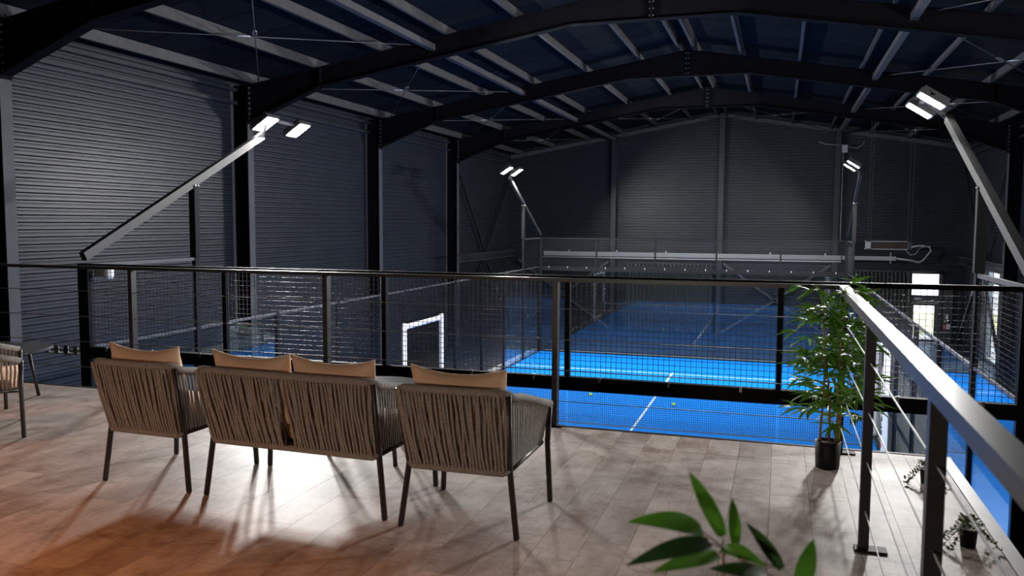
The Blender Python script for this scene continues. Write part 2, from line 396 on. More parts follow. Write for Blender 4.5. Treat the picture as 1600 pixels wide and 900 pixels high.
# steel portal frames
FL = ['black steel portal frame nearest the viewer, rafter crossing the top left corner',
      'second black steel portal frame, rafter passing behind the left floodlights',
      'third black steel portal frame, middle one over the blue court',
      'farthest black steel portal frame, in front of the far gable wall']
FW, FT = .20, .016
bot = [(-11.0, 3.63), (-9.23, 4.315), (-3.87, 5.22), (RX, 5.22)]
for fi, Y in enumerate(FRAMES):
    t = thing('portal_frame', FL[fi], 'steel frame', (RX, Y, CF), 'portal frames of the hall')
    for sx in (1, -1):
        mx = lambda p: (p[0], p[1]) if sx == 1 else (2 * RX - p[0], p[1])
        # column
        mb = MB()
        ci, co = (-11.0, -11.42) if sx == 1 else (2 * RX + 11.0, 2 * RX + 11.42)
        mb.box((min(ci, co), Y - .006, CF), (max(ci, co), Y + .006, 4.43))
        cl = mb.build('column', 'rafter', t)  # web takes the shaded copy, flanges the lit tone of one paint
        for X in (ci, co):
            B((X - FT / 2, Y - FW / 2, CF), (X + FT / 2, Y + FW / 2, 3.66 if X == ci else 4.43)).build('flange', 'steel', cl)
        B((min(ci, co) - .04, Y - .14, CF), (max(ci, co) + .04, Y + .14, CF + .025)).build('base_plate', 'rafter', cl)
        # rafter
        poly = [mx(p) for p in bot]; tp = [mx((x, ztop(x))) for x in (RX, -9.23, -11.0)]
        mb = MB(); mb.prism(poly + tp, Y - .006, Y + .006)
        for p, q in zip(poly, poly[1:]): mb.bar((p[0], Y, p[1]), (q[0], Y, q[1]), FW, FT)
        for p, q in zip(tp, tp[1:]): mb.bar((p[0], Y, p[1] - .008), (q[0], Y, q[1] - .008), FW, FT)
        ra = mb.build('rafter', 'rafter', t)
        # stiffener at the haunch, end plates at column and apex
        hx = mx((-9.23, 0))[0]; MB().box((hx - .006, Y - FW / 2, 4.32), (hx + .006, Y + FW / 2, 4.70)).build('stiffener', 'rafter', ra)
        ax = RX - sx * .012; MB().box((ax - .01, Y - FW / 2, 5.215), (ax + .01, Y + FW / 2, ztop(RX) - .01)).build('apex_plate', 'rafter', ra)
        cx = mx((-10.985, 0))[0]; MB().box((cx - .01, Y - FW / 2, 3.58), (cx + .01, Y + FW / 2, 4.44)).build('end_plate', 'rafter', ra)
        mb = MB()
        for k in range(5):
            z = 5.28 + k * .125; mb.tube([(ax - sx * .03, Y - .06, z), (ax - sx * .012, Y - .06, z)], .013, 6)
        for k in range(7):
            z = 3.70 + k * .11; mb.tube([(cx + sx * .008, Y - .06, z), (cx + sx * .035, Y - .06, z)], .014, 6)
        mb.build('bolt_row', 'alu', ra, stuff=True)
# gable columns
GC = [(-6.72, 'left one of three black steel columns standing against the far gable wall'),
      (-2.34, 'central one of three black steel columns standing against the far gable wall, under the ridge'),
      (2.03, 'right one of three black steel columns standing against the far gable wall')]
for x, lb in GC:
    t = thing('gable_column', lb, 'column', (x, YG - .2, CF), 'gable columns')
    zt = ztop(x) + .05
    MB().box((x - .006, YG - .32, CF), (x + .006, YG - .03, zt)).build('web', 'steel', t)
    for yy in (YG - .33, YG - .04): MB().box((x - .10, yy - .008, CF), (x + .10, yy + .008, zt)).build('flange', 'clad', t)
    MB().box((x - .15, YG - .40, CF), (x + .15, YG - .02, CF + .02)).build('base_plate', 'steel', t)
# rafter-line trim along the gable and eave girts
for sx in (-1, 1):
    e = RX + sx * 8.95
    MB().bar((RX, YG - .10, ztop(RX) - .02), (e, YG - .10, ztop(e) - .02), .10, .16).build('gable_rail', 'steel', wb)
for xw, s, p in ((XWL, 1, wl), (XWR, -1, wr)):
    x0 = xw + s * .03
    for z in (4.02, 4.30):
        MB().box((min(x0, x0 + s * .12), YB, z), (max(x0, x0 + s * .12), YG - .05, z + .07)).build('eave_rail', 'clad', p)
# cross bracing of the last bay on both long walls
for xw, s, p in ((XWL + .24, 1, wl), (XWR - .24, -1, wr)):
    y0, y1, ym = FRAMES[3] + .35, YG - .35, 31.3
    for q in (((y0, 3.62), (ym - .08, .34)), ((y1, 3.55), (ym + .08, .34)), ((ym - .08, -.02), (y0, CF + .1)), ((ym + .08, -.02), (y1, CF + .1))):
        MB().bar((xw, q[0][0], q[0][1]), (xw, q[1][0], q[1][1]), .09, .09).build('brace', 'clad', p)
    for z in (.29, .03): MB().box((xw - .06, FRAMES[3] + .11, z - .02), (xw + .06, YG - .05, z + .02)).build('girt', 'alu' if z > 1 else 'galv', p)
    MB().box((xw - .02, FRAMES[3] + .11, .03), (xw + .02, YG - .05, .29)).build('girt_web', 'clad', p)
# cross bracing at the foot of the gable
for x0, x1 in ((-2.2, 1.9), (-6.55, -2.5), (-10.9, -6.9)):
    xm, zm = (x0 + x1) / 2, -1.57
    if x0 == -6.55: continue
    for q in (((x0, -.12), (xm, zm)), ((x1, -.12), (xm, zm)), ((xm, zm), (x0, CF + .08)), ((xm, zm), (x1, CF + .08))):
        MB().bar((q[0][0], YG - .2, q[0][1]), (q[1][0], YG - .2, q[1][1]), .10, .10).build('brace', 'galv', wb)

# gable door with transom and the right-hand daylight window
dr = thing('door_1', 'glazed door with a bright transom window at the far right of the gable wall', 'door', (5.3, YG, CF), kind='structure')
mb = MB()
fy0, fy1 = YG - .09, YG + .06
for (a, b) in (((DX0 - .10, CF), (DX0 + .02, DZ1 + .1)), ((DX1 - .02, CF), (DX1 + .10, DZ1 + .1)), ((DX0 - .10, DZ1 - .03), (DX1 + .10, DZ1 + .1)), ((DX0, -1.50), (DX1, -1.21))):
    mb.box((a[0], fy0, a[1]), (b[0], fy1, b[1]))
mb.build('frame', 'steel', dr)
mb = MB()
for (a, b) in (((DX0 + .02, CF + .02), (DX0 + .10, -1.51)), ((DX1 - .14, CF + .02), (DX1 - .02, -1.51)), ((DX0 + .10, -1.60), (DX1 - .14, -1.51)), ((DX0 + .10, CF + .02), (DX1 - .14, CF + .12))):
    mb.box((a[0], YG - .03, a[1]), (b[0], YG + .02, b[1]))
lf = mb.build('door_leaf', 'steel', dr)
B((DX0 + .10, YG - .008, CF + .12), (DX1 - .14, YG + .002, -1.60)).build('pane', 'pane', lf)
B((DX0 + .02, YG - .008, -1.21), (DX1 - .02, YG + .002, DZ1 - .03)).build('pane', 'pane', dr)
B((DX0 + .10, YG - .11, -1.36), (DX0 + .36, YG - .085, -1.31)).build('notice', 'white', dr)
B((DX0 + .70, YG - .11, -1.42), (DX0 + .80, YG - .085, -1.36)).build('notice', 'white', dr)
wn = thing('window_1', 'tall narrow daylight window in the right wall beside the mesh', 'window', (XWR, 30.3, CF), kind='structure')
mb = MB()
for (a, b) in (((WY0, CF), (WY0 + .08, WZ1)), ((WY1 - .08, CF), (WY1, WZ1)), ((WY0, WZ1 - .08), (WY1, WZ1)), ((WY0, CF), (WY1, CF + .1)), ((WY0, -.42), (WY1, -.34))):
    mb.box((XWR - .06, a[0], a[1]), (XWR + .06, b[0], b[1]))
mb.build('frame', 'steelgrey', wn)
B((XWR - .006, WY0 + .08, CF + .1), (XWR + .006, WY1 - .08, -.42)).build('pane', 'pane', wn)
B((XWR - .006, WY0 + .08, -.34), (XWR + .006, WY1 - .08, WZ1 - .08)).build('pane', 'pane', wn)
# outdoors
gs = B((-30, YG + 2.6, CF - .3), (60, 47, CF - .02)).build('lawn', 'grass'); tag(gs, 'sunny yellow green lawn seen through the far door', 'grass', kind='stuff')
pv = MB().box((-60, 47, CF - .3), (90, 160, CF - .015)).box((-30, YG + .21, CF - .3), (60, YG + 2.6, CF - .01)).box((XWR + .21, -10, CF - .3), (60, YG + .21, CF - .01)).build('paving', 'paving')
tag(pv, 'pale outdoor paving outside the hall doors', 'paving', kind='structure')

# ================================================================== PADEL COURT
ct = thing('padel_court', 'bright blue padel court turf with thin white lines', 'court', (-2.98, YM, CF))
B((XL + .04, YN + .03, CF + .002), (XR - .04, YF - .03, CF + .012)).build('turf', 'court', ct)
lz0, lz1 = CF + .0122, CF + .0155
def line(a, b): B((*a, lz0), (*b, lz1)).build('court_line', 'line', ct)
for s in (-1, 1):
    yy = YM + s * 6.95; line((XL + .06, yy - .025), (XR - .06, yy + .025))
line((-3.005, YM - 7.1), (-2.955, YM + 7.1))

# --- shared pieces
def wire_mesh(mb, axis, a0, a1, z0, z1, c, pitch=.0505, r=.0022):
    """grid of wires; axis 'x' -> panel in XZ at y=c ; 'y' -> panel in YZ at x=c"""
    def bx(a, b, z_, z2):
        if axis == 'x': mb.box((a, c - r, z_), (b, c + r, z2))
        else: mb.box((c - r, a, z_), (c + r, b, z2))
    n = int((a1 - a0) / pitch)
    for k in range(n + 1):
        a = a0 + (a1 - a0) * k / n; bx(a - r, a + r, z0, z1)
    n = int((z1 - z0) / pitch)
    for k in range(n + 1):
        z = z0 + (z1 - z0) * k / n; bx(a0, a1, z - r, z + r)
    return mb
# --- end walls: five glass panes, five mesh panels, six posts
def end_wall(name, label, Y, sgn):
    t = thing(name, label, 'court wall', (-2.98, Y, CF), 'end walls of the padel court')
    for k in range(6):
        x = XL + 2 * k
        wd = .075 if k in (0, 5) else .025
        B((x - wd, Y - .04, CF), (x + wd, Y + .04, 4.0 + CF)).build('post', 'blackm', t) if k in (0, 5) else \
            B((x - wd, Y - .03, CF + 3.0), (x + wd, Y + .03, CF + 4.0)).build('post', 'blackm', t)
    B((XL + .075, Y - .035, CF + 2.86), (XR - .075, Y + .035, CF + 2.995)).build('beam', 'blackm', t)
    B((XL + .075, Y - .02, CF + 3.955), (XR - .075, Y + .02, CF + 4.0)).build('top_bar', 'blackm', t)
    B((XL + .075, Y - .03, CF), (XR - .075, Y + .03, CF + .05)).build('sill', 'blackm', t)
    for k in range(5):
        x0, x1 = XL + 2 * k + .012, XL + 2 * k + 1.988
        if k == 0: x0 += .065
        if k == 4: x1 -= .065
        B((x0, Y - .006, CF + .05), (x1, Y + .006, CF + 2.86)).build('glass_pane', 'glass', t)
        wire_mesh(MB(), 'x', XL + 2 * k + .03, XL + 2 * k + 1.97, CF + 3.0, CF + 3.955, Y).build('wire_mesh_panel', 'wire', t, stuff=True, fix=False)
    for k in range(15):
        x = XL + .33 + k * .667
        B((x - .012, Y - .05, CF + 2.955), (x + .012, Y - .035, CF + 3.01)).build('clip', 'alu', t)
    return t
nw = end_wall('court_end_wall', 'near end wall of the padel court, black mesh above a thick beam just past the railing', YN, -1)
fwall = end_wall('court_end_wall', 'far end wall of the padel court, glass panes with mesh on top before the gable', YF, 1)
# --- side walls
def side_wall(name, label, X, inner):
    t = thing(name, label, 'court wall', (X, YM, CF), 'side walls of the padel court')
    ys = [YN + 2 * k for k in range(11)]
    for k, y in enumerate(ys):
        if k in (0, 10): continue
        if k == 5: continue
        B((X - .03, y - .04, CF), (X + .03, y + .04, CF + (4.0 if k in (1, 9) else 3.0))).build('post', 'blackm', t)
    for e in ((YN + .04, ys[1] - .04), (ys[9] + .04, YF - .04)):
        B((X - .02, e[0], CF + 3.955), (X + .02, e[1], CF + 4.0)).build('top_bar', 'galv', t)
        wire_mesh(MB(), 'y', e[0], e[1], CF + 3.05, CF + 3.955, X).build('wire_mesh_panel', 'wire', t, stuff=True, fix=False)
    B((X - .015, YN + .04, CF + 2.965), (X + .015, YF - .04, CF + 3.0)).build('top_rail', 'galv', t)
    for k in (0, 1, 8, 9):
        B((X - .006, ys[k] + .045, CF + .02), (X + .006, ys[k + 1] - .045, CF + 2.95)).build('glass_pane', 'glass', t)
    for k in range(2, 8):
        a, b = ys[k] + .04, ys[k + 1] - .04
        z0 = CF + .03
        if k == 4: b = YM - 1.14
        if k == 5: a = YM + 1.14
        wire_mesh(MB(), 'y', a, b, z0, CF + 2.95, X).build('wire_mesh_panel', 'wire', t, stuff=True, fix=False)
    wire_mesh(MB(), 'y', YM - 1.14, YM + 1.14, CF + 2.30, CF + 2.95, X).build('wire_mesh_panel', 'wire', t, stuff=True, fix=False)
    for a, b in ((ys[2], YM - 1.14), (YM + 1.14, ys[8])):
        B((X - .02, a, CF + 1.0), (X + .02, b, CF + 1.035)).build('mid_rail', 'blackm', t)
    return t
side_wall('court_side_wall', 'left side wall of the padel court, glass ends with mesh panels between', XL, 1)
side_wall('court_side_wall', 'right side wall of the padel court, glass ends with mesh panels between', XR, -1)
# --- padded gates in the side walls
for X, lb in ((XL, 'white padded gate frame in the left mesh wall of the court'), (XR, 'white padded gate frame in the right mesh wall, with dark lettering')):
    t = thing('gate_frame', lb, 'gate', (X, YM, CF), 'padded gate frames')
    for s in (-1, 1):
        y = YM + s * 1.07
        pr_ = .062 if X == XL else .105
        po = MB().tube([(X, y, CF + .013), (X, y, CF + .1), (X, y, CF + 2.2), (X, y, CF + 2.25)], [pr_ * .9, pr_, pr_, pr_ * .8], 14).build('padded_post', 'white', t, True)
        if X == XR:
            mb = MB()
            for k in range(8):
                z = CF + .55 + k * .13
                mb.box((X - .111, y - .045, z), (X - .095, y + .045, z + .03)); mb.box((X - .111, y - .045 + .06 * (k % 2), z + .03), (X - .095, y - .015 + .06 * (k % 2), z + .085))
            mb.build('lettering', 'ink', po, stuff=True)
            B((X - .111, y - .04, CF + .30), (X - .095, y + .04, CF + .38)).build('emblem', 'red', po)
    MB().tube([(X, YM - 1.07, CF + 2.16), (X, YM + 1.07, CF + 2.16)], .06 if X == XL else .085, 14).build('padded_lintel', 'white', t, True)
# --- net
t = thing('padel_net', 'long black padel net with a white top tape across the blue court', 'net', (-2.98, YM, CF))
mb = MB(); r = .0028; zt = CF + .80
n = 210
for k in range(n + 1):
    x = XL + .25 + (XR - XL - .5) * k / n; mb.box((x - r, YM - r, CF + .06), (x + r, YM + r, zt))
for k in range(16):
    z = CF + .06 + k * .0485; mb.box((XL + .25, YM - r, z - r), (XR - .25, YM + r, z + r))
mb.build('netting', 'wire', t, stuff=True, fix=False)
B((XL + .2, YM - .006, zt - .03), (XR - .2, YM + .006, zt + .025)).build('top_tape', 'line', t)
MB().tube([(XL + .25, YM, CF + .05), (-5, YM - .01, CF + .045), (-2.2, YM - .03, CF + .04), (0, YM, CF + .05), (XR - .25, YM, CF + .05)], .012, 6).build('bottom_cord', 'ink', t)
for x in (XL + .22, XR - .22): MB().tube([(x, YM, CF + .0165), (x, YM, CF + .88)], .035, 10).build('net_post', 'blackm', t, True)
# --- balls
for (x, y), lb in (((-4.60, 21.0), 'yellow ball on the blue turf farther left, close to the net tape in view'), ((-2.40, 20.5), 'yellow ball on the blue turf right of the centre line')):
    bm_ = MB(); rb = .045
    prof = [(max(.001, rb * math.sin(math.pi * i / 10)), rb - rb * math.cos(math.pi * i / 10)) for i in range(11)]
    o = bm_.lathe(prof, 16, (x, y, CF + .012)).build('tennis_ball', 'ball', None, True); tag(o, lb, 'ball', 'yellow balls on the court')
# --- floodlight masts
def mast(label, X, ya, yb, sgn, lx, lamps):
    """arm rises from the corner (ya) over the second post toward court middle (yb)"""
    t = thing('floodlight_mast', label, 'floodlight', (X, ya, CF), 'floodlight masts of the court')
    d = 1 if yb > ya else -1
    base = Vector((X, ya - d * .02, CF + 4.085)); top = Vector((X, yb, 2.87))
    MB().bar(base, top, .08, .11).build('arm', 'alu' if False else 'hgrey', t)
    yp = ya + d * 2.0; zp = base.z + (top.z - base.z) * abs(yp - base.y) / abs(top.y - base.y)
    B((X - .05, yp - .05, CF + 4.003), (X + .05, yp + .05, zp - .06)).build('support_post', 'blackm', t)
    for yb_, lbz in ((yp, zp),):
        mb = MB()
        for k in (-1, 1): mb.tube([(X - .06, yb_ + k * .03, lbz - .05), (X + .06, yb_ + k * .03, lbz - .05)], .012, 6)
        mb.build('bolt_pair', 'alu', t, stuff=True)
    y0, y1 = min(lamps) - .18, max(lamps) + .18
    y0 = min(y0, yb - .1); y1 = max(y1, yb + .1)
    B((min(X, lx) - .03, y0, 2.86), (min(X, lx) + .03, y1, 2.92)).build('crossbar', 'hous', t) if abs(X - lx) < .06 else \
        MB().box((lx + sgn * .0 - .03, y0, 3.10), (lx + .03, y1, 3.15)).bar((X, yb, 2.86), (lx, yb, 3.12), .05, .05).build('crossbar', 'hous', t)
    nrm = Vector((sgn * math.sin(R(33)), 0, -math.cos(R(33))))
    ax = Vector((sgn * math.cos(R(33)), 0, math.sin(R(33))))
    for y in lamps:
        c = Vector((lx, y, 3.045))
        mb = MB(); mb.bar(c - ax * .19 - nrm * .035, c + ax * .19 - nrm * .035, .36, .06, up=nrm)
        for k in range(-4, 5): mb.bar(c - ax * .17 - nrm * .085 + Vector((0, k * .036, 0)), c + ax * .17 - nrm * .085 + Vector((0, k * .036, 0)), .008, .05, up=nrm)
        mb.bar(c - nrm * .08, c + Vector((0, 0, .08)), .05, .04)
        f = mb.build('floodlight', 'hous', t)
        b = Vector((0, 1, 0)); q = c + nrm * .002
        MB().add([q - ax * .165 - b * .15, q + ax * .165 - b * .15, q + ax * .165 + b * .15, q - ax * .165 + b * .15], [(0, 1, 2, 3)]).build('lens', 'lens', f)
        ld = bpy.data.lights.new('floodlight_beam', 'AREA'); ld.shape = 'RECTANGLE'; ld.size = .32; ld.size_y = .28; ld.energy = FLOOD; ld.color = (1, .985, .97); ld.spread = R(172)
        aim = Vector((sgn * math.sin(R(52)), 0, -math.cos(R(52))))
        lo = bpy.data.objects.new('floodlight_beam', ld); COL.objects.link(lo); lo.location = c + nrm * .10
        lo.rotation_euler = aim.to_track_quat('-Z', 'Y').to_euler()
M['hgrey'] = mat('mast_grey_paint', (.045, .044, .043), .40, .2, .1, 6)
mast('twin floodlight on a slanted arm over the near left court corner', XL, YN, 11.62, 1, -7.90, (11.62, 12.56))
mast('twin floodlight on a thick slanted arm at the right edge of the picture', XR, YN, 12.1, -1, 1.75, (11.72, 12.68))
mast('far left twin floodlight in front of the gable corner', XL, YF, 24.45, 1, -7.88, (23.9, 24.9))
mast('far right twin floodlight beside the gable column', XR, YF, 24.6, -1, 1.75, (23.5, 24.8))
# small camera on the near left corner post
t = thing('security_camera', 'small white security camera on the near left court corner post', 'camera', (XL + .12, YN + .1, .80))
B((XL + .075, YN + .06, .83), (XL + .2, YN + .14, .92)).build('bracket', 'steelgrey', t)
MB().lathe([(.05, -.10), (.065, -.06), (.065, 0), (.03, .03)], 14, (XL + .24, YN + .12, .90)).build('dome', 'white', t, True)
# perforated cable tray from the court corner to the left wall
t = thing('cable_tray', 'perforated grey cable tray running from the court corner to the left wall', 'cable tray', (-9.6, YN + .1, -.1))
mb = MB(); y = YN + .1
mb.box((-11.35, y - .01, -.055), (XL - .08, y, -.045)).box((-11.35, y - .01, -.155), (XL - .08, y, -.145)).box((-11.35, y - .01, -.105), (XL - .08, y, -.092))
for k in range(22): mb.box((-11.3 + k * .15, y - .01, -.15), (-11.23 + k * .15, y, -.05))
mb.box((-11.35, y, -.16), (XL - .08, y + .2, -.15)); mb.build('side_rail', 'alu', t)
MB().tube([(-11.3, y + .08, -.135), (-9.5, y + .1, -.13), (XL - .1, y + .08, -.135)], .012, 6).build('cable', 'ink', t)

# ================================================================== FAR END FITTINGS
YC = YG - .42
t = thing('cable_trunking', 'long pale grey cable trunking along the far gable wall', 'trunking', (-3, YC, .17))
B((-9.7, YC - .06, .10), (2.25, YC + .06, .285)).build('trunking_body', 'steelgrey', t)
B((-9.9, YC - .05, .02), (2.25, YC + .04, .055)).build('lower_conduit', 'alu', t)
for k in range(6): B((-8.6 + k * 2.05, YC - .075, .29), (-8.55 + k * 2.05, YC - .03, .36)).build('clip', 'alu', t)
t = thing('conduit_pipe', 'pale pipe continuing right of the court toward the hanging heater', 'pipe', (3.3, YC, .2))
B((2.3, YC - .05, .12), (4.2, YC + .05, .27)).build('pipe_body', 'steelgrey', t)
MB().tube([(4.2, YC, .2), (4.75, YC, .13), (5.0, YC, .06), (5.15, YC, .15), (5.4, YC, .5), (5.35, YC, .66), (5.05, YC, .70), (4.6, YC, .62)], .035, 8).build('flexible_hose', 'steelgrey', t, True)
B((4.0, YC - .06, .0), (4.03, YC + .06, .42)).build('hanger', 'alu', t)
t = thing('radiant_heater', 'dark radiant heater hanging on four thin cables at the far right', 'heater', (3.5, 31, .62))
B((2.80, 30.75, .66), (4.12, 31.25, .90)).build('body', 'brown', t)
for z in (.64, .905): B((2.78, 30.72, z), (4.22, 31.28, z + .025)).build('edge', 'steelgrey', t)
B((2.76, 30.72, .64), (2.94, 30.76, .93)).build('end_box', 'steelgrey', t); B((4.08, 30.72, .64), (4.2, 30.76, .93)).build('end_box', 'hous', t)
for x in (2.86, 2.95, 4.10, 4.22):
    MB().tube([(x, 31, .93), (x, 31, ztop(x) - .005)], .008, 6).build('suspension_cable', 'galv', t)
MB().tube([(4.05, 30.9, .62), (4.2, 30.9, .46), (4.35, 30.9, .5), (4.5, 30.9, .72), (4.75, 30.9, .78)], .014, 6).build('power_cable', 'steelgrey', t, True)
t = thing('junction_box', 'grey junction box with loose cables high on the right gable column', 'junction box', (2.25, YG - .45, 4.23))
B((2.15, YG - .5, 4.23), (2.35, YG - .36, 4.52)).build('box', 'steelgrey', t)
MB().tube([(2.3, YG - .43, 4.5), (2.45, YG - .43, 4.42), (2.7, YG - .43, 4.38), (2.9, YG - .43, 4.55), (2.95, YG - .43, 4.66)], .012, 6).build('cable', 'steelgrey', t, True)
MB().tube([(2.2, YG - .43, 4.23), (2.2, YG - .43, .9), (2.24, YG - .43, .85)], .012, 6).build('cable', 'steelgrey', t, True)
MB().tube([(2.15, YG - .43, 4.52), (1.6, YG - .43, 4.56), (1.3, YG - .43, 4.66)], .012, 6).build('cable', 'steelgrey', t, True)
# curtain rails and dark curtains on the gable
def curtain(name, label, x0, x1, ztop_, rail_x1, folds):
    t = thing(name, label, 'curtain', ((x0 + x1) / 2, YC + .1, CF), 'dark curtains on the gable wall')
    MB().tube([(x0 - .1, YC + .1, ztop_ + .1), (rail_x1, YC + .1, ztop_ + .1)], .022, 8).build('rail', 'galv', t, True)
    vs = []; fs = []; n = folds * 8
    for i in range(n + 1):
        x = x0 + (x1 - x0) * i / n; y = YC + .1 + .045 * math.sin(i * math.pi / 4) + .012 * math.sin(i * .37)
        vs += [(x, y, CF + .03), (x, y, ztop_)]
    for i in range(n): fs.append((2 * i, 2 * i + 2, 2 * i + 3, 2 * i + 1))
    MB().add(vs, fs).build('fabric', 'curtain', t, True)
    mb = MB()
    for i in range(folds): mb.tube([(x0 + (x1 - x0) * (i + .5) / folds, YC + .1, ztop_ - .02), (x0 + (x1 - x0) * (i + .5) / folds, YC + .1, ztop_ + .1)], .007, 6)
    mb.build('hook_row', 'alu', t, stuff=True)
curtain('curtain', 'dark pleated curtain behind the middle of the far glass', -6.15, -2.6, -.28, -2.5, 22)
curtain('curtain', 'dark curtain left of the bright gable door', 2.75, 4.72, -.40, 5.9, 14)
t = thing('extinguisher_sign', 'small red and white fire extinguisher sign on a dark panel by the gable door', 'sign', (6.1, YG - .1, -2.4))
B((5.92, YG - .06, -3.0), (6.28, YG - .035, -.9)).build('panel', 'steel', t)
B((5.99, YG - .07, -2.47), (6.10, YG - .06, -2.28)).build('red_half', 'red', t); B((6.10, YG - .07, -2.47), (6.22, YG - .06, -2.28)).build('white_half', 'white', t)
B((6.01, YG - .073, -2.43), (6.03, YG - .07, -2.32)).build('pictogram', 'white', t); B((6.06, YG - .073, -2.43), (6.08, YG - .07, -2.32)).build('pictogram', 'white', t)
t = thing('wall_switch', 'white switch box above the fire extinguisher sign', 'switch', (6.09, YG - .08, -2.1))
B((6.04, YG - .10, -2.08), (6.14, YG - .06, -1.90)).build('box', 'white', t)
for x in (6.045, 6.13): MB().lathe([(.022, 0), (.03, .04), (.022, .09)], 10, (x, YG - .09, -2.21)).build('button', 'white', t, True)
# ================================================================== MEZZANINE RAILINGS
RZ = 1.10
def flat_rail(name, label, pts, rows):
    pass
t = thing('railing', 'black railing with wire cables along the front edge of the mezzanine', 'railing', (-3, YE - .02, 0), 'mezzanine railings')
YR = YE - .02
posts = [-11.2, -9.17, -7.28, -5.37, -3.45, -1.55]
B((-11.4, YR - .03, RZ - .026), (.435, YR + .03, RZ)).build('handrail', 'rail', t)
for x in posts:
    p = B((x - .02, YR - .03, 0), (x + .02, YR + .03, RZ - .026)).build('post', 'rail', t)
    B((x - .06, YR - .03, 0), (x + .06, YR + .03, .010)).build('foot_plate', 'blackm', p)
for k in range(4):
    z = .19 + k * .228; MB().tube([(-11.3, YR, z), (.405, YR, z)], .0035, 6).build('cable', 'cable', t, True)
t = thing('railing', 'black railing with wire cables running toward the viewer on the right', 'railing', (.405, 3, 0), 'mezzanine railings')
XR_ = .405
B((XR_ - .03, -3.2, RZ - .045), (XR_ + .03, YR - .03, RZ)).build('handrail', 'rail', t)
for y in (YR - .075, 4.07, 2.38, .55, -1.3, -3.1):
    p = B((XR_ - .022, y - .022, 0), (XR_ + .022, y + .022, RZ - .045)).build('post', 'rail', t)
    B((XR_ - .04, y - .05, 0), (XR_ + .10, y + .025, .010)).build('foot_plate', 'blackm', p)
for k in range(4):
    z = .19 + k * .228; MB().tube([(XR_, -3.1, z), (XR_, YR - .075, z)], .0035, 6).build('cable', 'cable', t, True)

# ================================================================== ROPE FURNITURE
def lerp(a, b, t): return tuple(a[i] + (b[i] - a[i]) * t for i in range(3))
def strand(mb, p, q, w=.0085, th=.005, out=(0, -1, 0), bow=.0, jit=.004, seg=5):
    p, q = Vector(p), Vector(q); o = Vector(out); d = (q - p).normalized(); a = d.cross(o).normalized() * (w / 2)
    b = o * (th / 2); vs = []; fs = []
    j1, j2 = random.uniform(-jit, jit), random.uniform(-jit, jit)
    for i in range(seg + 1):
        s = i / seg; c = p.lerp(q, s) + o * bow * math.sin(math.pi * s) + a.normalized() * (j1 * math.sin(math.pi * s) + j2 * math.sin(2 * math.pi * s))
        vs += [c - a - b, c + a - b, c + a + b, c - a + b]
    for i in range(seg):
        for k in range(4): fs.append((4 * i + k, 4 * i + (k + 1) % 4, 4 * i + 4 + (k + 1) % 4, 4 * i + 4 + k))
    mb.add(vs, fs)
def cushion(mb, c, size, rx=0., pinch=.10, n=14, crown=.0):
    """pillow: size (w, h, thickness); local plane xz tilted by rx about x, thickness along y"""
    w_, h_, th = size; vs = []; fs = []
    cr, sr = math.cos(rx), math.sin(rx)
    for side in (-1, 1):
        for i in range(n + 1):
            for j in range(n + 1):
                u, v = -1 + 2 * i / n, -1 + 2 * j / n
                f = max(0, (1 - abs(u) ** 3.2)) ** .55 * max(0, (1 - abs(v) ** 3.2)) ** .55
                x_ = u * w_ / 2 * (1 - pinch * (1 - abs(u) ** 2) * 0 - .05 * (1 - v * v) * abs(u) ** 6)
                z_ = v * h_ / 2 * (1 - pinch * (1 - u * u))
                y_ = side * (th / 2 * f + .006)
                y2 = y_ * cr - z_ * sr; z2 = y_ * sr + z_ * cr
                vs.append((c[0] + x_, c[1] + y2, c[2] + z2))
    m_ = (n + 1) ** 2
    for i in range(n):
        for j in range(n):
            a = i * (n + 1) + j
            fs.append((a, a + n + 1, a + n + 2, a + 1)); fs.append((m_ + a, m_ + a + 1, m_ + a + n + 2, m_ + a + n + 1))
    ring = [i * (n + 1) for i in range(n + 1)] + [n * (n + 1) + j for j in range(1, n + 1)] + [i * (n + 1) + n for i in range(n - 1, -1, -1)] + [j for j in range(n - 1, 0, -1)]
    for k in range(len(ring)):
        a, b = ring[k], ring[(k + 1) % len(ring)]; fs.append((a, b, m_ + b, m_ + a))
    return mb.add(vs, fs)
def seat_pad(mb, x0, x1, y0, y1, z0, z1):
    vs = []; fs = []; nx, ny = 12, 10
    for lay, (z, ins) in enumerate(((z0, .02), (z0 + .02, 0), (z1 - .025, 0), (z1, .025))):
        for i, (x, y) in enumerate([(x0 + ins, y0 + ins), (x1 - ins, y0 + ins), (x1 - ins, y1 - ins), (x0 + ins, y1 - ins)]): vs.append((x, y, z))
    for l in range(3):
        for k in range(4): fs.append((4 * l + k, 4 * l + (k + 1) % 4, 4 * l + 4 + (k + 1) % 4, 4 * l + 4 + k))
    vs.append(((x0 + x1) / 2, (y0 + y1) / 2, z1 + .018)); c = len(vs) - 1
    for k in range(4): fs.append((12 + k, 12 + (k + 1) % 4, c))
    fs.append((3, 2, 1, 0)); return mb.add(vs, fs)
